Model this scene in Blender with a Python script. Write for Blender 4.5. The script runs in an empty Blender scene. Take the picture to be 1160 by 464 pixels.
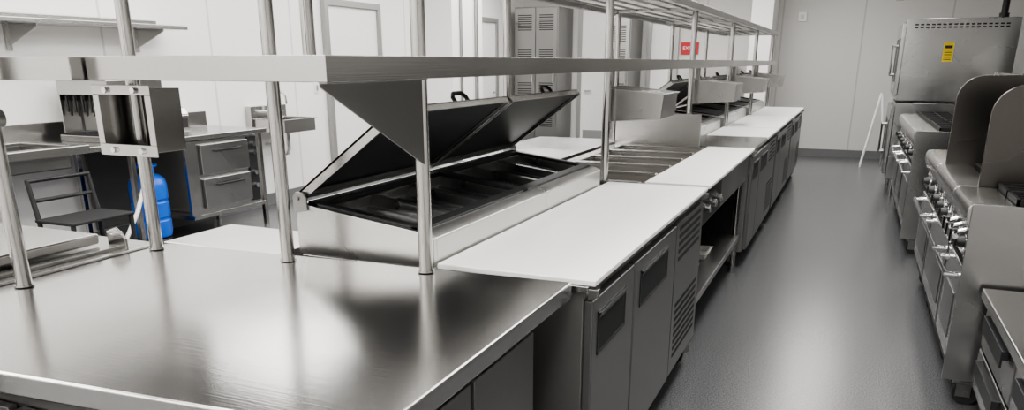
import bpy, bmesh, math, random
from mathutils import Vector, Matrix
random.seed(4)
S = bpy.context.scene
COL = S.collection
try: S.view_settings.look = 'AgX - Medium High Contrast'
except Exception: pass

# ------------------------------------------------------------------ materials
def new_mat(name):
    m = bpy.data.materials.new(name); m.use_nodes = True
    nt = m.node_tree; b = nt.nodes['Principled BSDF']
    return m, nt, b

def steel(name, base=(.62,.615,.605), rough=.28, var=.10, axis='Y', bump=.02, smudge=1.6):
    m, nt, b = new_mat(name)
    b.inputs['Base Color'].default_value = (*base, 1); b.inputs['Metallic'].default_value = 1
    tc = nt.nodes.new('ShaderNodeTexCoord'); mp = nt.nodes.new('ShaderNodeMapping')
    sc = {'Y': (260, 3, 260), 'X': (3, 260, 260), 'Z': (260, 260, 3)}[axis]
    mp.inputs['Scale'].default_value = sc
    n1 = nt.nodes.new('ShaderNodeTexNoise'); n1.inputs['Scale'].default_value = 1.0; n1.inputs['Detail'].default_value = 2
    n2 = nt.nodes.new('ShaderNodeTexNoise'); n2.inputs['Scale'].default_value = smudge; n2.inputs['Detail'].default_value = 3
    nt.links.new(tc.outputs['Object'], mp.inputs['Vector']); nt.links.new(mp.outputs['Vector'], n1.inputs['Vector'])
    nt.links.new(tc.outputs['Object'], n2.inputs['Vector'])
    mr = nt.nodes.new('ShaderNodeMapRange'); mr.inputs['From Min'].default_value = .3; mr.inputs['From Max'].default_value = .7
    mr.inputs['To Min'].default_value = rough - var; mr.inputs['To Max'].default_value = rough + var
    nt.links.new(n2.outputs['Fac'], mr.inputs['Value']); nt.links.new(mr.outputs['Result'], b.inputs['Roughness'])
    bp = nt.nodes.new('ShaderNodeBump'); bp.inputs['Strength'].default_value = bump * 4; bp.inputs['Distance'].default_value = .001
    nt.links.new(n1.outputs['Fac'], bp.inputs['Height']); nt.links.new(bp.outputs['Normal'], b.inputs['Normal'])
    return m

def plain(name, col, rough=.5, metal=0, nscale=30, nvar=.06, bump=0.0, emis=0):
    m, nt, b = new_mat(name)
    b.inputs['Roughness'].default_value = rough; b.inputs['Metallic'].default_value = metal
    tc = nt.nodes.new('ShaderNodeTexCoord'); n = nt.nodes.new('ShaderNodeTexNoise')
    n.inputs['Scale'].default_value = nscale; n.inputs['Detail'].default_value = 3
    nt.links.new(tc.outputs['Object'], n.inputs['Vector'])
    mx = nt.nodes.new('ShaderNodeMix'); mx.data_type = 'RGBA'
    mx.inputs[6].default_value = (*[c * (1 - nvar) for c in col], 1); mx.inputs[7].default_value = (*[min(1, c * (1 + nvar)) for c in col], 1)
    nt.links.new(n.outputs['Fac'], mx.inputs[0]); nt.links.new(mx.outputs[2], b.inputs['Base Color'])
    if bump:
        bp = nt.nodes.new('ShaderNodeBump'); bp.inputs['Strength'].default_value = bump; bp.inputs['Distance'].default_value = .002
        nt.links.new(n.outputs['Fac'], bp.inputs['Height']); nt.links.new(bp.outputs['Normal'], b.inputs['Normal'])
    if emis:
        b.inputs['Emission Color'].default_value = (*col, 1); b.inputs['Emission Strength'].default_value = emis
    return m

M_TOP = steel('worktop_steel', (.62,.612,.60), .19, .03, 'X', .04, 2.0)
M_ST = steel('brushed_steel', (.52,.514,.503), .23, .04, 'Y')
M_RAIL = steel('rail_steel', (.60,.594,.583), .30, .04, 'Y')
M_SHELF = steel('shelf_steel', (.50,.493,.482), .24, .04, 'Y')
M_STZ = steel('brushed_steel_vertical', (.47,.462,.45), .16, .04, 'Z')
M_HOUS = steel('housing_steel', (.42,.415,.405), .24, .04, 'Y')
M_STD = steel('dull_steel', (.33,.327,.32), .32, .06, 'Z')
M_STR = steel('range_steel', (.40,.396,.388), .23, .06, 'Y')
M_OVEN = steel('oven_steel', (.42,.42,.415), .26, .06, 'Z')
M_STB = steel('dark_guard_steel', (.125,.117,.110), .26, .05, 'Z')
M_CHR = plain('chrome', (.74,.74,.74), .10, 1, 5, .02)
M_PAN = steel('pan_steel', (.36,.36,.36), .30, .05, 'Y')
M_WELL = steel('well_steel', (.58,.565,.54), .28, .05, 'Y')
M_DOOR = plain('charcoal_door', (.17,.169,.167), .36, .6, 60, .05)
M_BODY = plain('grey_cabinet', (.24,.238,.233), .38, .7, 60, .05)
M_BLK = plain('black_plastic', (.016,.016,.017), .42)
M_BLKM = plain('black_lid_liner', (.026,.027,.029), .34)
M_IRON = plain('cast_iron', (.016,.016,.016), .50, .3, 80, .2, .3)
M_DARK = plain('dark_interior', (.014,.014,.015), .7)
M_BOARD = plain('white_polyethylene', (.86,.86,.845), .42, 0, 300, .015, .05)
M_WHITE = plain('white_plastic', (.77,.765,.75), .4)
M_BLUE = plain('blue_paint', (.012,.11,.55), .30)
M_RED = plain('red_sign', (.42,.012,.018), .45)
M_YEL = plain('yellow_label', (.80,.60,.03), .5)
M_RUB = plain('rubber', (.025,.025,.025), .7)
M_EMI = plain('light_diffuser', (1,.98,.95), .5, 0, 5, 0, 0, 2.0)
M_TICK = plain('ceiling_tile', (.78,.77,.76), .8, 0, 120, .04, .2)
M_BASEB = plain('grey_cove_base', (.14,.142,.145), .45)
M_TRIM = plain('trim_metal', (.34,.335,.325), .4, .5)

def wall_mat(name, col, axis, pitch=1.22, rough=.42):
    m, nt, b = new_mat(name); b.inputs['Roughness'].default_value = rough
    tc = nt.nodes.new('ShaderNodeTexCoord'); sp = nt.nodes.new('ShaderNodeSeparateXYZ')
    nt.links.new(tc.outputs['Object'], sp.inputs[0])
    d = nt.nodes.new('ShaderNodeMath'); d.operation = 'PINGPONG'; d.inputs[1].default_value = pitch / 2
    nt.links.new(sp.outputs[axis], d.inputs[0])
    l = nt.nodes.new('ShaderNodeMath'); l.operation = 'LESS_THAN'; l.inputs[1].default_value = .012
    nt.links.new(d.outputs[0], l.inputs[0])
    mx = nt.nodes.new('ShaderNodeMix'); mx.data_type = 'RGBA'
    mx.inputs[6].default_value = (*col, 1); mx.inputs[7].default_value = (*[c * .75 for c in col], 1)
    nt.links.new(l.outputs[0], mx.inputs[0]); nt.links.new(mx.outputs[2], b.inputs['Base Color'])
    n = nt.nodes.new('ShaderNodeTexNoise'); n.inputs['Scale'].default_value = 60
    nt.links.new(tc.outputs['Object'], n.inputs['Vector'])
    bp = nt.nodes.new('ShaderNodeBump'); bp.inputs['Strength'].default_value = .12; bp.inputs['Distance'].default_value = .003
    nt.links.new(n.outputs['Fac'], bp.inputs['Height']); nt.links.new(bp.outputs['Normal'], b.inputs['Normal'])
    return m
M_WL = wall_mat('white_panel_wall', (.81,.80,.785), 'Y')
M_WB = wall_mat('grey_panel_wall', (.55,.54,.525), 'X')

def floor_mat():
    m, nt, b = new_mat('grey_epoxy_floor')
    tc = nt.nodes.new('ShaderNodeTexCoord')
    v = nt.nodes.new('ShaderNodeTexNoise'); v.inputs['Scale'].default_value = 150; v.inputs['Detail'].default_value = 2
    nt.links.new(tc.outputs['Object'], v.inputs['Vector'])
    cr = nt.nodes.new('ShaderNodeValToRGB')
    cr.color_ramp.elements[0].position = .38; cr.color_ramp.elements[0].color = (.062,.063,.066, 1)
    cr.color_ramp.elements[1].position = .60; cr.color_ramp.elements[1].color = (.130,.132,.136, 1)
    nt.links.new(v.outputs['Fac'], cr.inputs[0]); nt.links.new(cr.outputs[0], b.inputs['Base Color'])
    b.inputs['Roughness'].default_value = .25
    bp = nt.nodes.new('ShaderNodeBump'); bp.inputs['Strength'].default_value = .22; bp.inputs['Distance'].default_value = .002
    nt.links.new(v.outputs['Fac'], bp.inputs['Height']); nt.links.new(bp.outputs['Normal'], b.inputs['Normal'])
    return m
M_FLOOR = floor_mat()

# ------------------------------------------------------------------ builders
class B:
    def __init__(s): s.bm = bmesh.new()
    def box(s, x0, x1, y0, y1, z0, z1, m=0):
        v = [s.bm.verts.new(p) for p in ((x0,y0,z0),(x1,y0,z0),(x1,y1,z0),(x0,y1,z0),(x0,y0,z1),(x1,y0,z1),(x1,y1,z1),(x0,y1,z1))]
        for f in ((3,2,1,0),(4,5,6,7),(0,1,5,4),(1,2,6,5),(2,3,7,6),(3,0,4,7)):
            s.bm.faces.new([v[i] for i in f]).material_index = m
        return s
    def prism(s, pts, ext, m=0):
        a = [s.bm.verts.new(p) for p in pts]; e = Vector(ext)
        b = [s.bm.verts.new(Vector(p) + e) for p in pts]
        n = len(pts); fs = [s.bm.faces.new(a), s.bm.faces.new(list(reversed(b)))]
        for i in range(n):
            fs.append(s.bm.faces.new([a[(i+1) % n], a[i], b[i], b[(i+1) % n]]))
        for f in fs: f.material_index = m
        return s
    def xz(s, pts, y0, y1, m=0): return s.prism([(p[0], y0, p[1]) for p in pts], (0, y1 - y0, 0), m)
    def cyl(s, p0, p1, r, seg=16, m=0, r2=None): return s.tube([p0, p1], r, seg, m, r2)
    def tube(s, pts, r, seg=10, m=0, r2=None):
        pts = [Vector(p) for p in pts]; rings = []
        n = len(pts); up = None
        for i, p in enumerate(pts):
            if i == 0: d = pts[1] - p
            elif i == n - 1: d = p - pts[i-1]
            else: d = (pts[i+1] - p).normalized() + (p - pts[i-1]).normalized()
            d.normalize()
            if up is None:
                up = Vector((0,0,1)) if abs(d.z) < .9 else Vector((1,0,0))
            sx = up.cross(d)
            if sx.length < 1e-4: sx = Vector((0,1,0)).cross(d)
            sx.normalize(); sy = d.cross(sx).normalized(); up = sy
            rr = r if (r2 is None) else r + (r2 - r) * i / (n - 1)
            rings.append([s.bm.verts.new(p + (sx * math.cos(2*math.pi*k/seg) + sy * math.sin(2*math.pi*k/seg)) * rr) for k in range(seg)])
        for i in range(n - 1):
            for k in range(seg):
                s.bm.faces.new([rings[i][k], rings[i][(k+1) % seg], rings[i+1][(k+1) % seg], rings[i+1][k]]).material_index = m
        s.bm.faces.new(list(reversed(rings[0]))).material_index = m
        s.bm.faces.new(rings[-1]).material_index = m
        return s
    def lathe(s, c, prof, seg=24, m=0):
        rings = []
        for (r, z) in prof:
            rings.append([s.bm.verts.new((c[0] + r*math.cos(2*math.pi*k/seg), c[1] + r*math.sin(2*math.pi*k/seg), c[2] + z)) for k in range(seg)])
        for i in range(len(rings) - 1):
            for k in range(seg):
                s.bm.faces.new([rings[i][k], rings[i][(k+1) % seg], rings[i+1][(k+1) % seg], rings[i+1][k]]).material_index = m
        s.bm.faces.new(list(reversed(rings[0]))).material_index = m; s.bm.faces.new(rings[-1]).material_index = m
        return s
    def tray(s, x0, x1, y0, y1, z0, z1, t=.004, rim=.012, m=0):
        s.box(x0, x1, y0, y1, z0, z0 + t, m)
        s.box(x0, x0 + t, y0, y1, z0, z1, m); s.box(x1 - t, x1, y0, y1, z0, z1, m)
        s.box(x0, x1, y0, y0 + t, z0, z1, m); s.box(x0, x1, y1 - t, y1, z0, z1, m)
        s.box(x0 - rim, x0 + t, y0 - rim, y1 + rim, z1, z1 + t, m); s.box(x1 - t, x1 + rim, y0 - rim, y1 + rim, z1, z1 + t, m)
        s.box(x0, x1, y0 - rim, y0 + t, z1, z1 + t, m); s.box(x0, x1, y1 - t, y1 + rim, z1, z1 + t, m)
        return s
    def rot(s, origin, axis, ang):
        bmesh.ops.rotate(s.bm, verts=s.bm.verts[:], cent=Vector(origin), matrix=Matrix.Rotation(ang, 3, axis)); return s
    def done(s, name, parent=None, mats=(None,), bev=0.0, label=None, cat=None, group=None, kind=None, seg=2):
        bm = s.bm; bmesh.ops.recalc_face_normals(bm, faces=bm.faces[:])
        xs = [v.co.x for v in bm.verts]; ys = [v.co.y for v in bm.verts]; zs = [v.co.z for v in bm.verts]
        c = Vector(((min(xs)+max(xs))/2, (min(ys)+max(ys))/2, (min(zs)+max(zs))/2))
        if kind == 'structure': c = Vector((0,0,0))
        bmesh.ops.translate(bm, verts=bm.verts[:], vec=-c)
        me = bpy.data.meshes.new(name); bm.to_mesh(me); bm.free()
        for m in (mats if isinstance(mats, (list, tuple)) else [mats]): me.materials.append(m)
        me.polygons.foreach_set('use_smooth', [True] * len(me.polygons)); me.set_sharp_from_angle(angle=math.radians(35))
        o = bpy.data.objects.new(name, me); COL.objects.link(o)
        if parent:
            pl = Vector(parent['wl']); o.parent = parent; o.location = c - pl; o['wl'] = list(c)
        else:
            o.location = c; o['wl'] = list(c)
        if bev:
            md = o.modifiers.new('bevel', 'BEVEL'); md.width = bev; md.segments = seg; md.limit_method = 'ANGLE'
            md.angle_limit = math.radians(50); md.harden_normals = True
        if label: o['label'] = label
        if cat: o['category'] = cat
        if group: o['group'] = group
        if kind: o['kind'] = kind
        return o

def thing(name, loc, label, cat, group=None):
    o = bpy.data.objects.new(name, None); COL.objects.link(o); o.location = loc; o['wl'] = list(loc)
    o.empty_display_size = .1
    o['label'] = label; o['category'] = cat
    if group: o['group'] = group
    return o

# ------------------------------------------------------------------ room shell
XL, XR, YB, YF, ZC = -5.8, 2.4, 14.0, -2.6, 3.0
B().box(XL-.1, XR+.1, YF-.1, YB+.1, -.1, 0).done('floor', None, M_FLOOR, kind='structure')
B().box(XL-.1, XR+.1, YF-.1, YB+.1, ZC, ZC+.1).done('ceiling', None, M_TICK, kind='structure')
B().box(XL-.1, XL, YF, YB, 0, ZC).done('wall_left', None, M_WL, kind='structure')
B().box(XR, XR+.1, YF, YB, 0, ZC).done('wall_right', None, M_WL, kind='structure')
B().box(XL, XR, YB, YB+.1, 0, ZC).done('wall_back', None, M_WB, kind='structure')
B().box(XL, XR, YF-.1, YF, 0, ZC).done('wall_front', None, M_WL, kind='structure')
B().box(XL, XR, YB-.02, YB, 0, .12).done('baseboard_back', None, M_BASEB, kind='structure')
B().box(XL, XL+.02, YF, YB-.02, 0, .12).done('baseboard_left', None, M_BASEB, kind='structure')
B().box(XR-.02, XR, YF, YB-.02, 0, .12).done('baseboard_right', None, M_BASEB, kind='structure')
B().box(-1.62, -1.30, 13.2, YB-.02, 0, ZC).done('trim_1', None, M_WL, kind='structure')
B().box(XL+.02, -5.35, 10.3, 11.3, 0, ZC).done('trim_2', None, M_WL, kind='structure')
B().cyl((-5.33,10.55,0),(-5.33,10.55,ZC),.02,12).done('trim_3', None, M_STD, kind='structure')
B().cyl((-5.33,11.05,.0),(-5.33,11.05,ZC),.03,12).done('trim_4', None, M_STD, kind='structure')
def door(n, on, a0, a1, h):
    b = B(); f = .07
    if on == 'left':
        x = XL + .005
        b.box(x, x+.03, a0, a1, .01, h, 0)
        b.box(x, x+.06, a0-f, a0, 0, h+f, 1); b.box(x, x+.06, a1, a1+f, 0, h+f, 1); b.box(x, x+.06, a0, a1, h, h+f, 1)
        b.box(x+.03, x+.034, a0+.05, a1-.05, .05, .3, 1)
        b.cyl((x+.03, a1-.09, 1.0),(x+.09, a1-.09, 1.0),.012,10,1); b.cyl((x+.09, a1-.2, 1.0),(x+.09, a1-.08, 1.0),.012,10,1)
    else:
        y = YB - .005
        b.box(a0, a1, y-.03, y, .01, h, 0)
        b.box(a0-f, a0, y-.06, y, 0, h+f, 1); b.box(a1, a1+f, y-.06, y, 0, h+f, 1); b.box(a0, a1, y-.06, y, h, h+f, 1)
        b.box(a0+.05, a1-.05, y-.034, y-.03, .05, .3, 1)
        b.cyl((a0+.09, y-.03, 1.0),(a0+.09, y-.09, 1.0),.012,10,1)
        b.cyl((a0+.08, y-.09, 1.0),(a0+.2, y-.09, 1.0),.012,10,1)
    b.done('door_%d' % n, None, [M_WHITE, M_TRIM], kind='structure')
door(1, 'left', 7.95, 9.0, 2.13); door(2, 'back', -4.62, -3.98, 2.4); door(3, 'left', 11.7, 12.7, 2.13); door(4, 'back', -3.35, -2.95, 2.13)

# ------------------------------------------------------------------ ceiling lights
def light(x, y, w=.6, l=1.2, p=38):
    t = thing('ceiling_light', (x, y, ZC), 'white recessed rectangular ceiling light panel', 'ceiling light', 'ceiling light panels')
    b = B(); f = .03
    b.box(x-w/2-f, x+w/2+f, y-l/2-f, y-l/2, ZC-.03, ZC-.002); b.box(x-w/2-f, x+w/2+f, y+l/2, y+l/2+f, ZC-.03, ZC-.002)
    b.box(x-w/2-f, x-w/2, y-l/2, y+l/2, ZC-.03, ZC-.002); b.box(x+w/2, x+w/2+f, y-l/2, y+l/2, ZC-.03, ZC-.002)
    b.done('frame', t, M_WHITE)
    B().box(x-w/2, x+w/2, y-l/2, y+l/2, ZC-.02, ZC-.004).done('diffuser', t, M_EMI)
    ld = bpy.data.lights.new('lamp', 'AREA'); ld.shape = 'RECTANGLE'; ld.size = w; ld.size_y = l; ld.energy = p; ld.color = (1, .983, .955)
    lo = bpy.data.objects.new('lamp', ld); COL.objects.link(lo); lo.parent = t; lo.location = (0, 0, -.035)
for yy in (-1.2, 1.8, 4.8, 7.9, 11.2):
    e = 48 if yy in (4.8, 7.9) else 78
    light(-4.3, yy, 1.7, 2.6, e); light(-2.2, yy, 1.0, 2.0, 60)
    light(-.15, yy, .6, 1.8, 52)

# ------------------------------------------------------------------ shared small parts
def caster(parent, x, y, r=.05, top=.12):
    b = B()
    b.box(x-.035, x+.035, y-.035, y+.035, top-.008, top, 0)
    b.box(x-.03, x+.03, y-.026, y-.021, .04, top-.008, 0); b.box(x-.03, x+.03, y+.021, y+.026, .04, top-.008, 0)
    b.cyl((x+.01, y-.018, r),(x+.01, y+.018, r), r, 20, 1)
    b.cyl((x+.01, y-.03, r),(x+.01, y+.03, r), .012, 10, 0)
    return b.done('caster', parent, [M_STD, M_RUB])

# ------------------------------------------------------------------ near worktop
zt = .91
t = thing('steel_worktable', (-1.4, 1.45, 0), 'stainless steel worktable with smudged top and cabinet base', 'work table')
b = B()
b.prism([(-.667,.97,zt-.05),(-.667,1.985,zt-.05),(-2.10,1.905,zt-.05),(-2.10,.86,zt-.05)], (0,0,.05))
b.done('table_top', t, M_TOP, .006, seg=3)
b = B(); b.box(-2.05,-.74,1.0,1.86,.12,.82); b.box(-.74,-.725,1.04,1.45,.16,.80,1); b.box(-.74,-.725,1.47,1.84,.16,.80,1)
b.done('cabinet_body', t, [M_STD, M_BODY], .003)
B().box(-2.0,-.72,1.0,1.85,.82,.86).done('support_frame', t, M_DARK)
for i in range(3):
    x0 = -2.03 + i*.43; B().box(x0, x0+.41, .975, .998, .18, .78).done('front_panel', t, M_DOOR, .004)
for x in (-1.98,-.82):
    for y in (1.08, 1.78): caster(t, x, y)

t = thing('lidded_prep_counter', (-2.55, 1.3, 0), 'stainless prep counter with its flat lid closed', 'prep counter')
B().box(-3.0,-2.12,.4,1.86,.12,.88).done('body', t, M_BODY, .004)
B().box(-3.02,-2.115,.38,1.88,.88,.915).done('counter_rim', t, M_ST, .003)
b = B(); b.box(-2.98,-2.22,.42,1.74,.93,.965); b.box(-3.0,-2.96,.42,1.74,.90,.965)
b.done('lid', t, M_TOP, .008, seg=3)
b = B(); b.xz([(-2.21,.915),(-2.13,.915),(-2.13,.95),(-2.17,.985),(-2.21,.97)],1.76,1.770)
b.cyl((-2.17,1.74,.96),(-2.17,1.785,.96),.009,12); b.box(-2.21,-2.16,.5,1.76,.915,.925)
b.done('hinge', t, M_ST, .001)
for x in (-2.9,-2.2):
    for y in (.5,1.75): caster(t, x, y)

t = thing('side_prep_table', (-1.9, 2.15, 0), 'small steel prep table behind the worktable', 'prep table')
B().box(-2.12,-1.68,1.96,2.24,.80,.875).done('apron', t, M_STD, .003)
B().box(-2.15,-1.665,1.93,2.26,.875,.905).done('table_top', t, M_RAIL, .003)
for x in (-2.08,-1.74):
    for y in (2.0,2.20): B().cyl((x,y,0),(x,y,.80),.02,12).done('leg', t, M_STZ)

# ------------------------------------------------------------------ prep refrigerators
def handle_pocket(parent, xf, ya, yb, za, zb):
    b = B(); e = .008
    b.box(xf-.002, xf+.003, ya, yb, zb-e, zb); b.box(xf-.002, xf+.003, ya, yb, za, za+e)
    b.box(xf-.002, xf+.003, ya, ya+e, za, zb); b.box(xf-.002, xf+.003, yb-e, yb, za, zb)
    b.box(xf+.0003, xf+.0015, ya+e, yb-e, za+e, zb-e, 1)
    b.xz([(xf,zb-.022),(xf+.003,zb-.022),(xf+.010,zb-.004),(xf,zb-.004)], ya+e, yb-e)
    return b.done('handle', parent, [M_BLK, M_DARK], .001, label='black recessed pocket handle')

def prep_unit(y0, y1, lid=True, near=False, steel_part=0):
    L = y1 - y0; xf = -.645
    t = thing('prep_refrigerator', (-1.1, (y0+y1)/2, 0), 'grey sandwich prep refrigerator with doors and black-lined lid open', 'refrigerated prep table', 'prep refrigerators along the line')
    b = B(); b.box(-1.60, xf, y0+.01, y1-.01, .13, .86)
    b.box(-1.60, xf+.006, y0+.01, y1-.01, .855, .87, 1); b.done('body', t, [M_BODY, M_STD], .003)
    b = B(); b.box(-1.62, -.628, y0, y1, .87, .893); b.done('counter_rim', t, M_ST, .003)
    for y in (y0+.005, y1-.025):
        B().xz([(-.63,.885),(-.60,.885),(-.60,.862),(-.63,.85)], y, y+.02).done('board_bracket', t, M_STD, .002)
    for i, (a, c) in enumerate(((.01,.265),(.275,.64))):
        ya, yb = y0 + a*L, y0 + c*L
        d = B().box(xf, xf+.028, ya, yb, .15, .845).done('door', t, M_DOOR, .005)
        w = yb - ya
        handle_pocket(d, xf+.028, ya+.10*w, ya+.76*w, .665, .80)
    ya, yb = y0+.655*L, y0+.99*L
    b = B(); b.box(xf, xf+.024, ya, yb, .15, .845, 0)
    for (zs0, nn) in ((.67, 5), (.22, 8)):
        for k in range(nn):
            z = zs0 + k*.034
            b.box(xf+.0235, xf+.0250, ya+.06, yb-.06, z, z+.018, 1)
    b.done('louvre_grille', t, [M_DOOR, M_DARK])
    for x in (-1.5,-.72):
        for y in (y0+.08, y1-.08): caster(t, x, y, .055, .13)
    yb0 = y0 + steel_part
    if steel_part:
        B().box(-1.115, -.62, y0+.003, yb0-.004, .893, .909).done('steel_cover', t, M_ST, .003)
    B().box(-1.115, -.607, yb0+.003, y1-.003, .894, .912).done('cutting_board', None, M_BOARD, .004, label='long white polyethylene cutting board on the prep refrigerator', cat='cutting board', group='white cutting boards along the line', seg=3)
    r0, r1 = y0+.005, y1-.12
    prof = [(-1.125,.893),(-1.125,.985),(-1.15,1.0),(-1.62,1.062),(-1.635,1.05),(-1.635,.893)]
    b = B(); b.xz(prof, r0, r0+.02); b.xz(prof, r1-.02, r1)
    b.xz([(-1.125,.893),(-1.125,.985),(-1.15,1.0),(-1.19,1.005),(-1.19,.893)], r0+.02, r1-.02)
    b.xz([(-1.585,.893),(-1.585,1.057),(-1.62,1.062),(-1.635,1.05),(-1.635,.893)], r0+.02, r1-.02)
    b.done('pan_rail', t, M_RAIL, .003)
    ym = (r0+r1)/2; sl = (1.062-1.0)/.47
    zs = lambda x: 1.0 + (-1.15 - x)*sl
    b = B()
    for (ya, yb) in ((r0+.02, r0+.055),(ym-.025, ym+.025),(r1-.055, r1-.02)):
        b.xz([(-1.175,zs(-1.175)-.03),(-1.175,zs(-1.175)+.008),(-1.60,zs(-1.60)+.008),(-1.60,zs(-1.60)-.03)], ya, yb)
    for (xa, xb) in ((-1.215,-1.175),(-1.60,-1.56)):
        b.xz([(xb,zs(xb)-.03),(xb,zs(xb)+.008),(xa,zs(xa)+.008),(xa,zs(xa)-.03)], r0+.02, r1-.02)
    b.box(-1.585,-1.19,r0+.02,r1-.02,.894,.90)
    b.done('rail_gasket', t, M_BLK, .002, label='black moulded pan rail frame')
    ang = math.atan(sl)
    if near:
        for (ya, yb) in ((r0+.055, ym-.025),(ym+.025, r1-.055)):
            n = 3; w = (yb-ya)/n
            for k in range(n):
                xa, xb = -1.546, -1.234; xm = (xa+xb)/2
                za = zs(xm)-.008; ya_, yb_ = ya+k*w+.010, ya+(k+1)*w-.010
                b = B().tray(xa, xb, ya_, yb_, za-.034, za, .003, .006)
                for r in range(3):
                    yr = ya_ + (r+1)*(yb_-ya_)/4
                    b.box(xa+.03, xb-.03, yr-.005, yr+.005, za-.032, za-.022)
                b.rot((xm, 0, zs(xm)), 'Y', ang)
                b.done('food_pan', None, M_PAN, .001, label='empty ribbed steel food pan set in the prep rail', cat='food pan', group='steel food pans in the prep rail')
    else:
        b = B()
        for k in range(12):
            w = (r1-r0-.11)/12; y = r0+.055+k*w
            b.xz([(-1.215,zs(-1.215)-.012),(-1.215,zs(-1.215)),(-1.56,zs(-1.56)),(-1.56,zs(-1.56)-.012)], y+.0, y+.016)
        b.box(-1.56,-1.215,r0+.055,r1-.055,.93,.935)
        b.done('pan_divider', t, M_PAN)
    h = (-1.62, 0, 1.075)
    for i, (ya, yb) in enumerate(((r0+.01, ym-.012),(ym+.012, r1-.01))):
        ang = math.radians(-36.5)
        b = B(); xe = -1.150
        b.box(-1.615,xe,ya,yb,1.089,1.098,0)
        b.box(xe-.006,xe,ya,yb,1.072,1.098,0); b.box(-1.615,xe,ya,ya+.008,1.066,1.098,0); b.box(-1.615,xe,yb-.008,yb,1.066,1.098,0)
        b.rot(h, 'Y', ang)
        ld = b.done('lid', t, M_ST, .0015, label='thin flat stainless hinged lid half')
        b = B()
        b.box(-1.60,xe-.007,ya+.009,yb-.009,1.078,1.089)
        b.box(-1.60,-1.57,ya+.009,yb-.009,1.074,1.078); b.box(xe-.04,xe-.007,ya+.009,yb-.009,1.074,1.078)
        b.box(-1.57,xe-.04,ya+.009,ya+.035,1.074,1.078); b.box(-1.57,xe-.04,yb-.035,yb-.009,1.074,1.078)
        b.rot(h, 'Y', ang); b.done('lid_liner', ld, M_BLKM, .001, label='black insulated lid liner')
        b = B(); yc = ya + .62*(yb-ya)
        b.tube([(xe-.03,yc-.05,1.098),(xe-.03,yc-.05,1.13),(xe-.03,yc-.03,1.145),(xe-.03,yc+.03,1.145),(xe-.03,yc+.05,1.13),(xe-.03,yc+.05,1.098)],.008,8)
        b.rot(h, 'Y', ang); b.done('lid_handle', ld, M_BLK)
    for y in (r0-.008, r1+.001):
        B().xz([(-1.638,1.03),(-1.585,1.04),(-1.585,1.08),(-1.60,1.097),(-1.625,1.10),(-1.638,1.085)], y, y+.007).done('hinge_plate', t, M_STD, .001)
    B().cyl((-1.62,r0-.012,1.078),(-1.62,r1+.012,1.078),.007,12).done('hinge_rod', t, M_STD)
    return t
prep_unit(2.01, 3.86, near=True)
prep_unit(5.88, 7.70, steel_part=.9)
prep_unit(7.76, 9.58)
prep_unit(9.64, 11.46)

# ------------------------------------------------------------------ hot well table
y0, y1 = 3.93, 5.82
t = thing('hot_well_table', (-1.1, (y0+y1)/2, 0), 'stainless food well table with five long wells', 'steam table')
b = B()
xa, xb = -1.56, -.97
b.box(-1.64,xa,y0,y1,.87,.905); b.box(xb,-.63,y0,y1,.87,.893)
n = 5; bw = .045; w = (y1-y0-bw)/n
for k in range(n+1):
    y = y0 + k*w
    b.box(xa, xb, y, y+bw, .87, .905)
b.box(-1.64,-1.0,y1-.012,y1,.905,1.14)
b.done('well_top', t, M_ST, .004)
for k in range(n):
    B().tray(xa+.003, xb-.003, y0+bw+.003+k*w, y0+w-.003+k*w, .73, .885, .004, .0).done('well', t, M_WELL)
for x in (-1.58,-.69):
    for y in (y0+.05, y1-.05):
        b = B(); b.cyl((x,y,0.03),(x,y,.87),.02,14); b.cyl((x,y,0),(x,y,.05),.028,14); b.done('leg', t, M_STZ)
B().box(-1.60,-.655,y0+.02,y1-.02,.245,.285).done('undershelf', t, M_STD, .003)  # duller steel here helps paint the bay's shade
b = B(); b.box(-1.61,-1.60,y0+.01,y1-.01,.285,.72); b.box(-1.60,-.72,y0+.0,y0+.01,.285,.72); b.box(-1.60,-.72,y1-.01,y1,.285,.72)
b.done('shade_panel', t, M_DARK)  # added near-black back and ends; their colour stands in for the bay's shade
b = B(); b.box(-1.57,-.66,y0+.02,y1-.02,.70,.725); b.box(-.66,-.645,y0+.01,y1-.01,.69,.865)
b.done('control_panel', t, M_STD, .003)
B().box(-.645,-.64,y0+.02,y0+.62,.70,.855).done('control_plate', t, M_BLK, .002)
for k in range(3):
    y = y0 + .12 + k*.19
    b = B(); b.cyl((-.64,y,.775),(-.618,y,.775),.022,16); b.box(-.62,-.612,y-.004,y+.004,.757,.793,1)
    b.done('knob', t, [M_STD, M_CHR], .001)
B().box(-.94,-.607,y0+.003,y1-.003,.894,.912).done('cutting_board', None, M_BOARD, .004, label='narrow white cutting board beside the hot wells', cat='cutting board', group='white cutting boards along the line', seg=3)
for (y, l) in ((4.35,.3),(4.9,.25)):
    B().tray(-1.0,-.76,y,y+l,.287,.32,.004,.012).done('serving_tray', None, M_WHITE, label='shallow white tray on the undershelf', cat='tray', group='trays on the undershelf')

t = thing('pickup_counter', (-2.05, 5.3, 0), 'steel counter backing onto the line', 'counter')
B().box(-2.35,-1.72,4.5,6.1,.12,.88).done('body', t, M_BODY, .004)
B().box(-2.38,-1.70,4.45,6.15,.88,.905).done('counter_top', t, M_ST, .004)
for x in (-2.25,-1.80):
    for y in (4.6, 6.0): caster(t, x, y)

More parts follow.
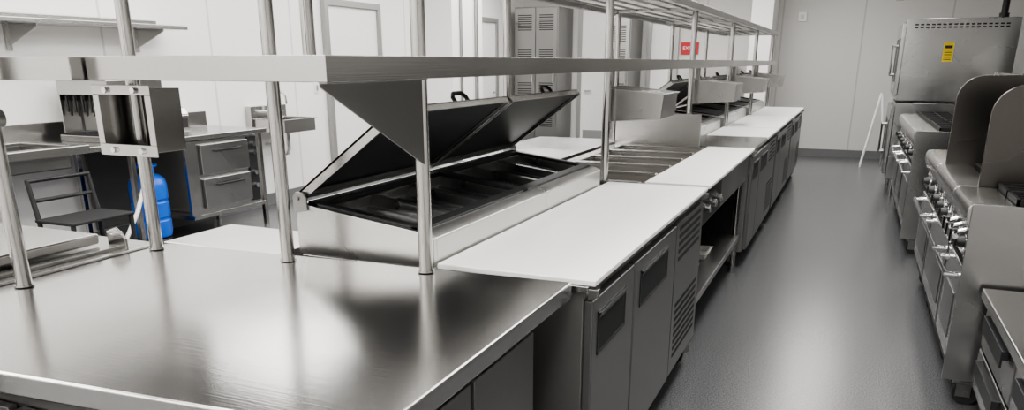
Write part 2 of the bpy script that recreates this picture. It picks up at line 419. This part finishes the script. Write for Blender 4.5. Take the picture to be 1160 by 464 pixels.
# ------------------------------------------------------------------ double overshelf
t = thing('double_overshelf', (-1.35, 6.2, .912), 'long two-tier stainless overshelf on round posts', 'overshelf')
SZ0, SZ1 = 1.458, 1.514
def shelf_pan(xa, xb, ya, yb, z0, z1, name='lower_shelf'):
    b = B()
    b.box(xa, xb, ya, yb, z1-.003, z1)
    b.box(xb-.003, xb, ya, yb, z0, z1); b.box(xa, xa+.003, ya, yb, z0, z1)
    b.box(xa, xb, ya, ya+.003, z0, z1); b.box(xa, xb, yb-.003, yb, z0, z1)
    b.box(xb-.022, xb, ya, yb, z0, z0+.003); b.box(xa, xb, ya, ya+.022, z0, z0+.003)
    for k in range(int((yb-ya)/1.9)+1):
        y = ya+.02+k*1.88
        if y < yb-.1: b.box(xa+.003, xb-.003, y+.45, y+.55, z0+.006, z1-.003)
    return b.done(name, t, M_SHELF, .004, seg=3)
shelf_pan(-1.76, -1.04, 1.42, 3.86, SZ0, SZ1); shelf_pan(-1.76, -1.04, 3.865, 6.3, SZ0, SZ1)
shelf_pan(-1.76, -1.04, 6.305, 8.9, SZ0, SZ1); shelf_pan(-1.76, -1.04, 8.905, 11.55, SZ0, SZ1)
shelf_pan(-2.60, -1.766, 1.38, 2.05, SZ0-.002, SZ1-.002)
posts = [(-1.098,1.916),(-1.561,1.867),(-2.061,1.82),(-2.043,1.345),(-1.15,3.895),(-1.66,3.80)]
for y in (5.85, 7.73, 9.61, 11.49): posts += [(-1.10,y),(-1.66,y)]
for (x, y) in posts:
    b = B(); b.cyl((x,y,zt+.003),(x,y,1.90),.0205,20); b.cyl((x,y,zt+.003),(x,y,zt+.007),.025,20)
    b.done('post', t, M_STZ)
B().cyl((-1.56,2.05,SZ1-.002),(-1.56,2.05,1.90),.0205,20).done('post', t, M_STZ)
b = B(); xa, xb = -1.76, -1.04
for x in (xa, xb-.035): b.box(x, x+.035, 1.7, 11.55, 1.835, 1.88)
for y in (1.7, 3.87, 5.83, 7.7, 9.6, 11.52): b.box(xa+.035, xb-.035, y, y+.03, 1.84, 1.875)
b.done('upper_shelf_frame', t, M_STD, .003)
b = B()
for k in range(200):
    y = 1.76 + k*.0487; b.cyl((xa+.02,y,1.868),(xb-.02,y,1.868),.0055,6)
for x in (-1.65,-1.53,-1.41,-1.29,-1.17): b.box(x-.008,x+.008,1.73,11.52,1.85,1.862)
b.done('wire_deck', t, M_STD)
# cantilever gusset from the first post out to the shelf corner
x, yp, yn = -1.085, 1.90, 1.45
b = B(); b.prism([(x,yn,SZ0),(x,yp,SZ0),(x,yp,1.225),(x,yn,SZ0-.012)],(.004,0,0))
b.box(x,x+.022,yn,yp,SZ0-.004,SZ0); b.done('gusset', t, M_STD, .001)

for y in (3.94, 5.95, 7.85, 9.75):
    x0 = -1.18 if y < 4 else -1.10; x1 = x0 + .31; L = .34
    tt = thing('hanging_housing', (x0+.15, y+.2, 1.21), 'tapered stainless steel housing hung under the overshelf', 'steel housing', 'hanging steel housings under the overshelf')
    b = B()
    pr = [(x0,1.205),(x1-.012,1.225),(x1,1.35),(x0,1.378)]
    b.xz(pr, y, y+L)
    b.done('housing_body', tt, M_HOUS, .002)
    b = B(); b.xz([(x0,1.370),(x1,1.344),(x1,1.350),(x0,1.376)], y-.010, y-.0005); b.xz([(x0,1.207),(x1-.012,1.227),(x1-.012,1.232),(x0,1.212)], y-.006, y-.0005)
    b.box(x1-.004,x1+.010,y-.010,y+L+.006,1.343,1.348)
    b.done('rim', tt, M_ST, .001)
    B().box(x0+.0,x0+.03,y+.05,y+.09,1.372,SZ0).done('bracket', tt, M_STD, .001)

tt = thing('utility_box', (-2.0, 1.76, 1.22), 'open stainless utility box clamped to the shelf post', 'utility box')
b = B(); x0,x1,ya,yb,z0,z1 = -2.11,-1.895,1.72,1.84,1.24,1.425
b.box(x0,x1,yb-.003,yb,z0,z1); b.box(x0,x1,ya,yb,z0,z0+.003); b.box(x0,x1,ya,yb,z1-.003,z1); b.box(x0,x0+.003,ya,yb,z0,z1); b.box(x1-.003,x1,ya,yb,z0,z1)
b.box(x0-.010,x1+.010,ya-.003,ya,z1-.018,z1+.010); b.box(x0-.010,x1+.010,ya-.003,ya,z0-.012,z0+.022); b.box(x0-.010,x0+.014,ya-.003,ya,z0+.022,z1-.018); b.box(x1-.014,x1+.010,ya-.003,ya,z0+.022,z1-.018)
b.done('box_shell', tt, M_SHELF, .0015)
for x in (x0+.05, x1-.05):
    for z in (z1-.005,z0+.005): B().cyl((x,ya-.012,z),(x,ya-.003,z),.009,10).done('bolt', tt, M_CHR)
B().box(x0+.02,x1-.02,yb+.0,yb+.006,z0+.03,z1-.03).done('mounting_plate', tt, M_STD)
b = B(); b.cyl((-2.043,1.32,1.36),(-2.043,1.37,1.36),.026,14); b.box(-2.065,-2.02,1.29,1.33,1.348,1.372)
b.done('post_clamp', t, M_STD, .002)

# ------------------------------------------------------------------ left wall area
t = thing('wall_shelf', (XL+.2, 3.4, 1.75), 'stainless wall shelf on triangular brackets', 'wall shelf')
b = B(); b.box(XL,-5.42,1.2,5.45,1.765,1.80); b.box(XL,XL+.02,1.2,5.45,1.80,1.85); b.done('shelf_board', t, M_ST, .006, seg=3)
for y in (1.6,2.9,4.05,5.2):
    b = B(); b.xz([(XL,1.765),(-5.45,1.765),(-5.45,1.745),(XL,1.60)],y,y+.006); b.box(XL,XL+.03,y-.015,y+.02,1.58,1.765)
    b.done('bracket', t, M_ST, .001)
t = thing('beverage_counter', (-5.4, 3.8, 0), 'long stainless counter with sink and open base', 'counter')
b = B()
b.box(-5.77,-5.05,4.0,5.9,.87,.91); b.box(-5.77,-5.66,1.2,4.0,.87,.93); b.box(-5.14,-5.05,1.2,4.0,.87,.93)
b.box(-5.66,-5.14,3.9,4.0,.87,.93); b.box(-5.66,-5.14,1.2,2.6,.87,.93)
b.box(-5.79,-5.77,1.2,5.9,.87,1.05)
b.done('counter_top', t, M_ST, .005)
B().tray(-5.66,-5.14,2.6,3.9,.77,.90,.005,.0).done('sink_basin', t, M_STD)
for x in (-5.72,-5.12):
    for y in (1.3, 3.0, 4.40, 5.86): B().box(x-.02,x+.02,y-.02,y+.02,0.0,.87).done('leg', t, M_STZ, .003)
B().box(-5.10,-5.07,4.90,5.02,.24,.86).done('side_panel', t, M_ST, .003)
B().box(-5.74,-5.08,4.93,5.83,.20,.235).done('lower_shelf', t, M_ST, .003)
B().box(-5.76,-5.745,4.5,5.85,.15,.86).done('shade_panel', t, M_DOOR, .003)  # added dark sheet; its colour stands in for shade under the counter
b = B(); b.tube([(-5.6,3.1,.93),(-5.6,3.1,1.12),(-5.57,3.1,1.18),(-5.50,3.1,1.2),(-5.43,3.1,1.17),(-5.41,3.1,1.12)],.012,10); b.cyl((-5.6,3.0,.95),(-5.6,3.2,.95),.014,10)
b.done('faucet', t, M_CHR)
t = thing('drawer_warmer', (-5.4, 5.4, .236), 'two-drawer stainless warming drawer unit with knobs', 'warming drawers')
b = B(); b.box(-5.70,-5.09,5.04,5.78,.237,.86); b.box(-5.09,-5.075,5.66,5.77,.26,.85,1); b.done('body', t, [M_ST, M_BLK], .004)
for z in (.28,.57):
    d = B().box(-5.09,-5.055,5.06,5.64,z,z+.26).done('drawer', t, M_OVEN, .008)
    b = B(); b.tube([(-5.055,5.2,z+.20),(-5.02,5.2,z+.20),(-5.02,5.5,z+.20),(-5.055,5.5,z+.20)],.010,8); b.done('handle', d, M_BLK)
for k,z in enumerate((.40,.52,.70,.78)):
    B().cyl((-5.075,5.715,z),(-5.05,5.715,z),.022,14).done('knob', t, M_CHR)
t = thing('beverage_dispenser', (-5.4, 4.5, .91), 'stainless beverage dispenser with row of black taps', 'drink dispenser')
b = B(); b.box(-5.66,-5.12,4.46,4.80,.911,1.37); b.box(-5.66,-5.12,4.28,4.46,1.26,1.37); b.box(-5.66,-5.12,4.24,4.46,.912,.96)
b.box(-5.66,-5.645,4.28,4.46,.96,1.26); b.done('body', t, M_ST, .006)
B().box(-5.63,-5.14,4.452,4.459,.98,1.24).done('splash_panel', t, M_RAIL)
for k in range(6):
    x = -5.60 + k*.085
    b = B(); b.box(x-.010,x+.016,4.31,4.37,1.215,1.26); b.tube([(x+.003,4.34,1.22),(x+.003,4.335,1.17),(x+.003,4.325,1.10)],.010,8); b.box(x-.005,x+.011,4.295,4.31,1.13,1.25); b.done('tap', t, M_BLK, .003)
B().box(-5.63,-5.15,4.26,4.44,.96,.967).done('drip_grid', t, M_DARK)
t = thing('countertop_dispenser', (-5.5, 5.15, .91), 'small steel napkin dispenser with sloping top', 'dispenser')
b = B(); b.box(-5.65,-5.38,5.08,5.30,.911,1.06); b.prism([(-5.65,5.08,1.06),(-5.38,5.08,1.06),(-5.42,5.08,1.12),(-5.6,5.08,1.12)],(0,.22,0)); b.done('body', t, M_ST, .01, seg=3)
B().box(-5.381,-5.374,5.11,5.27,.95,1.03).done('slot', t, M_DARK)
gx, gy = -5.28, 4.66
t = thing('gas_cylinder', (gx, gy, 0), 'ribbed blue bottle with carry ring on low dolly', 'gas cylinder')
b = B(); b.lathe((gx,gy,.09),[(.11,0),(.14,.02),(.148,.05),(.148,.15),(.140,.16),(.140,.175),(.148,.185),(.148,.30),(.140,.31),(.140,.325),(.148,.335),(.148,.44),(.135,.49),(.10,.52),(.05,.535),(.035,.56)],28); b.done('tank', t, M_BLUE)
b = B(); b.lathe((gx,gy,.0),[(.13,.0),(.14,.01),(.14,.08),(.13,.09)],20); b.done('dolly', t, M_BLK)
b = B(); b.lathe((gx,gy,.64),[(.018,0),(.018,.05),(.03,.055),(.03,.07),(.01,.075)],14); b.cyl((gx,gy,.67),(gx+.08,gy,.67),.01,10)
b.done('valve', t, M_CHR)
pts = [(gx+.085*math.cos(a*math.pi/6), gy+.085*math.sin(a*math.pi/6), .69) for a in range(13)]
b = B(); b.tube(pts,.011,8)
for a in (0,4,8): b.cyl((gx+.085*math.cos(a*math.pi/6), gy+.085*math.sin(a*math.pi/6), .59),(gx+.085*math.cos(a*math.pi/6), gy+.085*math.sin(a*math.pi/6), .69),.009,8)
b.done('carry_ring', t, M_BLUE)
b = B(); b.tube([(-5.03,4.40,.86),(-5.00,4.39,.74),(-4.97,4.35,.58),(-4.98,4.27,.40),(-4.98,4.12,.2),(-4.97,3.95,.06),(-4.97,3.8,.02)],.016,10); b.done('drain_hose', None, M_WHITE, label='white flexible drain hose hanging from the counter', cat='hose')
t = thing('stool', (-4.75, 3.55, 0), 'black metal stool with open frame back', 'stool')
cx0,cx1,cy0,cy1 = -4.96,-4.60,3.42,3.92
B().box(cx0,cx1,cy0,cy1,.47,.49).done('seat', t, M_DARK, .006)
for (x,y) in ((cx0+.02,cy0+.02),(cx0+.02,cy1-.02),(cx1-.02,cy0+.02),(cx1-.02,cy1-.02)):
    B().cyl((x,y,0),(x,y,.47),.016,10).done('leg', t, M_DARK)
b = B(); b.tube([(cx0+.02,cy0+.02,.47),(cx0-.03,cy0+.02,.74),(cx0-.03,cy1-.02,.74),(cx0+.02,cy1-.02,.47)],.018,8)
b.cyl((cx0-.01,cy0+.03,.61),(cx0-.01,cy1-.03,.61),.014,8)
b.done('backrest', t, M_DARK)
t = thing('hand_sink', (-5.55, 6.75, .8), 'wall-mounted stainless hand sink with gooseneck faucet', 'hand sink')
b = B(); b.tray(-5.72,-5.32,6.50,7.0,.80,.93,.006,.02); b.box(XL,-5.72,6.47,7.03,.80,1.06); b.done('basin', t, M_ST, .004)
b = B(); b.tube([(-5.73,6.75,1.0),(-5.66,6.75,1.0),(-5.64,6.75,1.10),(-5.60,6.75,1.18),(-5.54,6.75,1.2),(-5.49,6.75,1.16),(-5.48,6.75,1.08)],.011,10)
for y in (6.65,6.85): b.cyl((-5.72,y,1.0),(-5.63,y,1.0),.014,10); b.box(-5.64,-5.625,y-.03,y+.03,.993,1.007)
b.done('faucet', t, M_CHR)
b = B(); b.tube([(-5.5,6.75,.80),(-5.5,6.75,.62),(-5.52,6.75,.57),(-5.58,6.75,.55),(-5.63,6.75,.58),(-5.65,6.75,.64),(-5.80,6.75,.65)],.022,12); b.done('drain_trap', t, M_CHR)
for (x,y) in ((XL,9.45),(XL,7.70)):
    b = B(); b.box(x,x+.012,y-.04,y+.04,1.15,1.27,0); b.box(x+.012,x+.018,y-.015,y+.015,1.18,1.24,1); b.done('wall_switch', None,[M_WHITE,M_TRIM],.002,label='white light switch plate on the wall',cat='light switch')
def tall_cab(xa, xb, h, lab, louv=True, mat=None, yf=13.2):
    t = thing('tall_cabinet', ((xa+xb)/2, yf+.4, 0), lab, 'tall cabinet')
    B().box(xa,xb,yf,yf+.75,.1,h).done('body', t, M_BODY, .004)
    xm = (xa+xb)/2
    for (p,q) in (((xa+.02,xm-.01),(xm+.01,xb-.02)) if xb-xa > .5 else ((xa+.02,xb-.02),)):
        b = B(); b.box(p,q,yf-.03,yf-.002,.12,h-.02)
        for z in ((h-.38, 1.45, .9, .4) if louv else (h-.38,)):
            for k in range(8): b.box(p+.06,q-.06,yf-.038,yf-.03,z+k*.034,z+.014+k*.034,1)
        d = b.done('door', t, [mat or M_STD, M_DARK], .003)
        B().cyl((q-.04,yf-.07,1.15),(q-.04,yf-.07,1.35),.012,10).done('handle', d, M_CHR)
    for x in (xa+.12, xb-.12): caster(t, x, yf+.1, .045, .1)
tall_cab(-5.62,-4.80,2.40,'tall grey two-door cabinet with louvre slots', mat=M_STD)
tall_cab(-3.90,-3.52,2.20,'narrow tall grey cabinet with louvre slots', True, M_STD)
t = thing('reach_in_refrigerator', (-2.2, 13.5, 0), 'tall stainless reach-in refrigerator', 'refrigerator')
B().box(-2.55,-1.85,13.3,13.95,.1,1.45).done('body', t, M_ST, .006)
d = B().box(-2.53,-1.87,13.26,13.298,.14,1.42).done('door', t, M_STD, .006)
B().cyl((-1.95,13.22,.8),(-1.95,13.22,1.2),.012,10).done('handle', d, M_CHR)
for x in (-2.45,-1.95): caster(t, x, 13.4, .045, .1)
def text_mesh(body, size, depth, mat, parent, loc, rot, name='lettering'):
    cu = bpy.data.curves.new(name, 'FONT'); cu.body = body; cu.size = size; cu.extrude = depth; cu.align_x = 'CENTER'; cu.align_y = 'CENTER'
    tmp = bpy.data.objects.new('tmp', cu); COL.objects.link(tmp); bpy.context.view_layer.update()
    me = bpy.data.meshes.new_from_object(tmp.evaluated_get(bpy.context.evaluated_depsgraph_get()))
    bpy.data.objects.remove(tmp)
    me.materials.clear(); me.materials.append(mat)
    o = bpy.data.objects.new(name, me); COL.objects.link(o); o.parent = parent
    o.location = Vector(loc) - Vector(parent['wl']); o.rotation_euler = rot; return o
sg = B().box(-2.84,-2.54,YB-.025,YB,1.62,1.82).done('exit_sign', None, M_RED, .003, label='red rectangular wall sign with white letters', cat='sign')
text_mesh('EXIT', .085, .002, M_WHITE, sg, (-2.72, YB-.028, 1.72), (math.pi/2,0,0))
b = B(); b.box(-.98,-.86,YB-.03,YB,2.12,2.26); b.box(-.95,-.89,YB-.034,YB-.03,2.16,2.22,1); b.done('wall_sensor', None,[M_WHITE,M_TRIM],.003,label='small white control box on the grey wall',cat='wall box')
t = thing('folding_stand', (.36, 12.9, 0), 'thin white folding stand leaning open near the wall', 'folding stand')
for (xa_,xb_) in ((.20,.36),(.52,.37)):
    for yy in (12.75, 13.05): B().cyl((xa_,yy,0),(xb_,yy,1.05),.012,8).done('leg', t, M_WHITE)
b = B(); b.cyl((.36,12.74,1.05),(.36,13.06,1.05),.016,8); b.cyl((.24,12.75,.28),(.24,13.05,.28),.01,8); b.cyl((.30,12.75,.65),(.30,13.05,.65),.01,8); b.done('crossbar', t, M_WHITE)

# ------------------------------------------------------------------ cooking line
def knob(t, x, y, z, r=.026, mats=None):
    b = B(); b.cyl((x,y,z),(x-.008,y,z),r+.008,18,1); b.cyl((x-.008,y,z),(x-.04,y,z),r,16,0,r*.8); b.box(x-.05,x-.039,y-.005,y+.005,z-r*.8,z+r*.8,0)
    return b.done('knob', t, mats or [M_BLK, M_CHR], .001)

def cook(y0, y1, x0, zt=.93, depth=.85, kind='range', name='gas_range', label='', oven=True, foot=.12, nk=3, full_side=False, guard=.42):
    t = thing(name, (x0+depth/2, (y0+y1)/2, 0), label, 'cooking equipment')
    B().box(x0+.06, x0+depth, y0, y1, foot, zt-.10).done('body', t, M_STR, .004)
    pr = [(x0+.02,zt-.12),(x0,zt-.06),(x0,zt-.025),(x0+.012,zt-.006),(x0+.035,zt),(x0+.17,zt),(x0+.17,zt-.12)]
    B().xz(pr, y0, y1).done('front_ledge', t, M_ST, .002)
    b = B(); b.xz([(x0+.06,zt-.26),(x0+.03,zt-.255),(x0+.04,zt-.12),(x0+.06,zt-.10)], y0+.005, y1-.005); b.done('control_panel', t, M_STR, .002)
    for k in range(nk): knob(t, x0+.036, y0+(k+.5)*(y1-y0)/nk, zt-.19)
    if oven:
        nd = 2 if (y1-y0) > 1.1 else 1; w = (y1-y0)/nd
        for k in range(nd):
            a = y0+k*w
            d = B().box(x0+.02, x0+.06, a+.02, a+w-.02, foot+.10, zt-.28).done('oven_door', t, M_STR, .008)
            b = B(); zz = zt-.33; xx = x0-.03
            b.tube([(x0+.02,a+.08,zz),(xx,a+.08,zz),(xx,a+w-.08,zz),(x0+.02,a+w-.08,zz)],.014,10); b.done('handle', d, M_CHR)
            B().box(x0+.016,x0+.02,a+.10,a+w-.10,foot+.18,zt-.42).done('door_panel', d, M_STD, .002)
        B().box(x0+.055,x0+.064,y0+.01,y1-.01,foot,foot+.09).done('kick_plate', t, M_BLK)
    xa, xb = x0+.17, x0+depth-.08
    if kind == 'range':
        B().box(xa, xb+.08, y0, y1, zt-.10, zt-.04).done('top_tray', t, M_DARK)
        B().box(xa, xb+.08, y0, y0+.012, zt-.10, zt-.004).done('top_side', t, M_STR)
        ng = max(1, round((y1-y0)/.32)); w = (y1-y0-.02)/ng
        for k in range(ng):
            b = B(); a, c = y0+.016+k*w+.004, y0+.016+(k+1)*w-.008
            for (p,q) in ((xa+.005,(xa+xb)/2-.005),((xa+xb)/2+.005,xb)):
                e=.014; z0,z1=zt-.018,zt+.026
                b.box(p,q,a,a+e,z0,z1); b.box(p,q,c-e,c,z0,z1); b.box(p,p+e,a,c,z0,z1); b.box(q-e,q,a,c,z0,z1)
                m=(p+q)/2; ym=(a+c)/2
                b.box(p,m-.04,ym-.006,ym+.006,z0,z1); b.box(m+.04,q,ym-.006,ym+.006,z0,z1); b.box(m-.006,m+.006,a,ym-.04,z0,z1); b.box(m-.006,m+.006,ym+.04,c,z0,z1)
                b.box(p,q,a+(c-a)*.25-.004,a+(c-a)*.25+.004,z0,z1); b.box(p,q,a+(c-a)*.75-.004,a+(c-a)*.75+.004,z0,z1)
                b.cyl((m,ym,zt-.04),(m,ym,zt-.01),.04,16)
                for (u,v) in ((p,a),(q-e,a),(p,c-e),(q-e,c-e)): b.box(u,u+e,v,v+e,zt-.04,z0)
            b.done('burner_grate', t, M_IRON, .001)
    elif kind == 'griddle':
        B().box(xa, xb+.08, y0, y1, zt-.10, zt-.02).done('griddle_plate', t, M_STD, .002)
        b = B()
        n = int((y1-y0-.08)/.035)
        for k in range(n): b.box(xa+.02, xb-.02, y0+.04+k*.035, y0+.052+k*.035, zt-.02, zt+.01)
        b.box(xa+.02,xa+.04,y0+.04,y1-.04,zt-.02,zt+.014); b.box(xb-.04,xb-.02,y0+.04,y1-.04,zt-.02,zt+.014)
        b.done('grill_grate', t, M_IRON, .001)
    if guard: B().box(x0+depth-.06, x0+depth, y0, y1, zt-.1, zt+guard).done('backguard', t, M_STR, .004)
    if full_side: B().box(x0+.015, x0+depth, y0-.012, y0-.001, foot+.02, zt).done('side_panel', t, M_OVEN, .002)
    for x in (x0+.12, x0+depth-.08):
        for y in (y0+.08, y1-.08): caster(t, x, y, .055, foot)
    return t

def splash_guard(parent, x0, x1, y, z0, z1, r=.13):
    pts = [(x0,z0)]
    for k in range(9):
        a = math.pi - k*(math.pi/2)/8
        pts.append((x0+r+r*math.cos(a), z1-r+r*math.sin(a)))
    pts += [(x1,z1),(x1,z0)]
    b = B(); b.xz(pts, y, y+.02); return b.done('splash_guard', parent, M_STB, .003, label='dark steel curved side splash guard')

t = thing('chef_base', (1.0, 2.9, 0), 'low stainless refrigerated drawer base with flat top', 'refrigerated base')
B().box(.66,1.45,2.2,3.66,.12,.54).done('body', t, M_STR, .004)
B().box(.60,1.47,2.18,3.68,.54,.585).done('counter_top', t, M_ST, .006, seg=3)
for (a,c) in ((2.22,2.93),(2.95,3.64)):
    for z in (.15,.345):
        d = B().box(.625,.66,a,c,z,z+.18).done('drawer', t, M_STR, .005)
        b = B(); b.box(.600,.625,a+.12,c-.12,z+.13,z+.165); b.box(.598,.606,a+.12,c-.12,z+.10,z+.165); b.done('handle', d, M_BLK, .003)
for x in (.74,1.38):
    for y in (2.3,3.58): caster(t, x, y)

r1 = cook(3.73, 4.27, .50, label='two-burner stainless range with black cast grates', nk=2, full_side=True)
b = B(); b.cyl((.475,3.76,.78),(.475,4.24,.78),.011,10)
for y in (3.84,3.99,4.14): b.cyl((.475,y,.78),(.53,y,.80),.010,8); b.cyl((.475,y,.745),(.475,y,.80),.017,10)
b.done('valve_manifold', r1, M_CHR)
r2 = cook(4.29, 5.22, .50, kind='griddle', name='char_grill', label='stainless char grill range with dark curved splash guards', nk=4)
splash_guard(r2, .60, 1.28, 4.29, .915, 1.40)
splash_guard(r2, .54, 1.28, 5.20, .915, 1.43)
r3 = cook(5.24, 6.05, .50, label='stainless burner range with oven door and long handle', nk=2)
r4 = cook(6.87, 7.75, .46, zt=.99, label='stainless floor range on casters with plain side panel', nk=2, full_side=True)
r5 = cook(7.78, 9.3, .46, zt=.98, label='wide stainless range with rows of black grates', nk=4)

def oven(z0, z1, top):
    x0, y0, y1 = .40, 10.0, 11.1; X1 = x0+1.12
    t = thing('convection_oven', (.9, 10.5, z0), 'stainless convection oven with side vents, stacked on another' if top else 'stainless convection oven carrying the upper one', 'oven', 'stacked convection ovens')
    B().box(x0+.04, X1, y0, y1, z0+.001, z1).done('body', t, M_OVEN, .006)
    if top:
        b = B()
        for k in range(17):
            x = x0+.12+k*.054
            for r in range(2): b.box(x,x+.034,y0-.003,y0,z1-.07-r*.03,z1-.055-r*.03)
        b.done('vent_slots', t, M_DARK)
        b = B(); b.cyl((1.40,10.4,z1),(1.40,10.4,2.74),.035,16); b.cyl((1.40,10.4,z1),(1.40,10.4,z1+.06),.05,16); b.done('flue_pipe', t, M_BLK)
    for (a,c) in ((y0+.01,(y0+y1)/2-.005),((y0+y1)/2+.005,y1-.01)):
        d = B().box(x0, x0+.04, a, c, z0+.06, z1-.04).done('oven_door', t, M_OVEN, .006)
        b = B(); yy = c-.05 if a < 10.3 else a+.05; zc = (z0+z1)/2
        b.tube([(x0,yy,zc-.16),(x0-.05,yy,zc-.16),(x0-.05,yy,zc+.16),(x0,yy,zc+.16)],.016,10); b.done('handle', d, M_STD)
        B().box(x0-.003,x0,a+.1,c-.1,z0+.2,z1-.2).done('door_window', d, M_BLK)
    if top:
        b = B(); b.box(.83,.93,y0-.004,y0,1.50,1.70,0); b.box(.845,.915,y0-.006,y0-.004,1.64,1.67,1)
        for k in range(4): b.box(.845,.915,y0-.006,y0-.004,1.52+k*.025,1.527+k*.025,1)
        b.done('warning_label', t, [M_YEL, M_BLK], label='yellow warning label with black print')
    else:
        for x in (x0+.12,x0+.92):
            for y in (y0+.1,y1-.1):
                B().cyl((x,y,0),(x,y,z0+.001),.025,12).done('leg', t, M_CHR)
    return t
oven(.20, 1.06, False); oven(1.08, 1.95, True)
t = thing('cabinet_oven', (1.95, 9.6, 0), 'tall stainless cabinet oven standing by the wall', 'oven')
B().box(1.50,2.3,8.6,9.6,.1,1.85).done('body', t, M_OVEN, .006)
d = B().box(1.46,1.498,8.62,9.58,.15,1.80).done('door', t, M_STD, .006)
B().cyl((1.43,8.7,.9),(1.43,8.7,1.3),.014,10).done('handle', d, M_BLK)
for x in (1.6,2.2):
    for y in (8.7,9.5): caster(t, x, y, .045, .1)

t = thing('exhaust_hood', (1.35, 6.6, 2.2), 'long stainless exhaust hood above the cooking line', 'exhaust hood')
b = B(); b.box(.32,.34,2.4,10.9,2.20,2.75); b.box(2.34,2.36,2.4,10.9,2.2,2.75); b.box(.32,2.36,2.4,2.42,2.2,2.75); b.box(.32,2.36,10.88,10.9,2.2,2.75); b.box(.32,2.36,2.4,10.9,2.75,2.77)
b.box(.32,.40,2.4,10.9,2.19,2.20); b.done('canopy', t, M_ST, .003)
for k in range(14):
    y = 2.5+k*.52; B().prism([(1.2,y,2.70),(1.9,y,2.30),(1.93,y,2.33),(1.23,y,2.73)],(0,.48,0)).done('grease_filter', t, M_STD)
B().box(.8,1.2,2.42,10.88,2.77,ZC).done('duct', t, M_ST)
for y in (4.2,7.0,9.8):  # unseen fill lamps, added because the hood shades the range
    ld = bpy.data.lights.new('hood_fill_lamp','AREA'); ld.shape='RECTANGLE'; ld.size=.2; ld.size_y=.8; ld.energy=7; ld.color=(1,.975,.93)
    lo = bpy.data.objects.new('hood_fill_lamp', ld); COL.objects.link(lo); lo.parent=t; lo.location=(.8-1.35,y-6.6,2.68-2.2)
    B().box(.68,.92,y-.42,y+.42,2.69,2.748).done('fill_lamp_housing', t, M_WHITE)  # housing made up to go with the added fill lamp

# ------------------------------------------------------------------ world + camera
w = bpy.data.worlds.new('World'); S.world = w; w.use_nodes = True
w.node_tree.nodes['Background'].inputs[0].default_value = (.8,.8,.8,1); w.node_tree.nodes['Background'].inputs[1].default_value = .3

cd = bpy.data.cameras.new('Camera'); cam = bpy.data.objects.new('Camera', cd); COL.objects.link(cam)
f = 871.0; cy = 351.0
cd.sensor_fit = 'HORIZONTAL'; cd.sensor_width = 36; cd.lens = f/1160*36; cd.shift_y = (cy-232)/1160
cd.clip_start = .05
p = math.atan2(281.0, f); yaw = math.radians(23.24)
Fh = Vector((-math.sin(yaw), math.cos(yaw), 0)); R = Vector((math.cos(yaw), math.sin(yaw), 0)); Z = Vector((0,0,1))
F = Fh*math.cos(p) - Z*math.sin(p); U = Fh*math.sin(p) + Z*math.cos(p)
m = Matrix((R, U, -F)).transposed().to_4x4(); m.translation = Vector((0,0,1.5)); cam.matrix_world = m
S.camera = cam
for o in bpy.data.objects:
    if 'wl' in o: del o['wl']
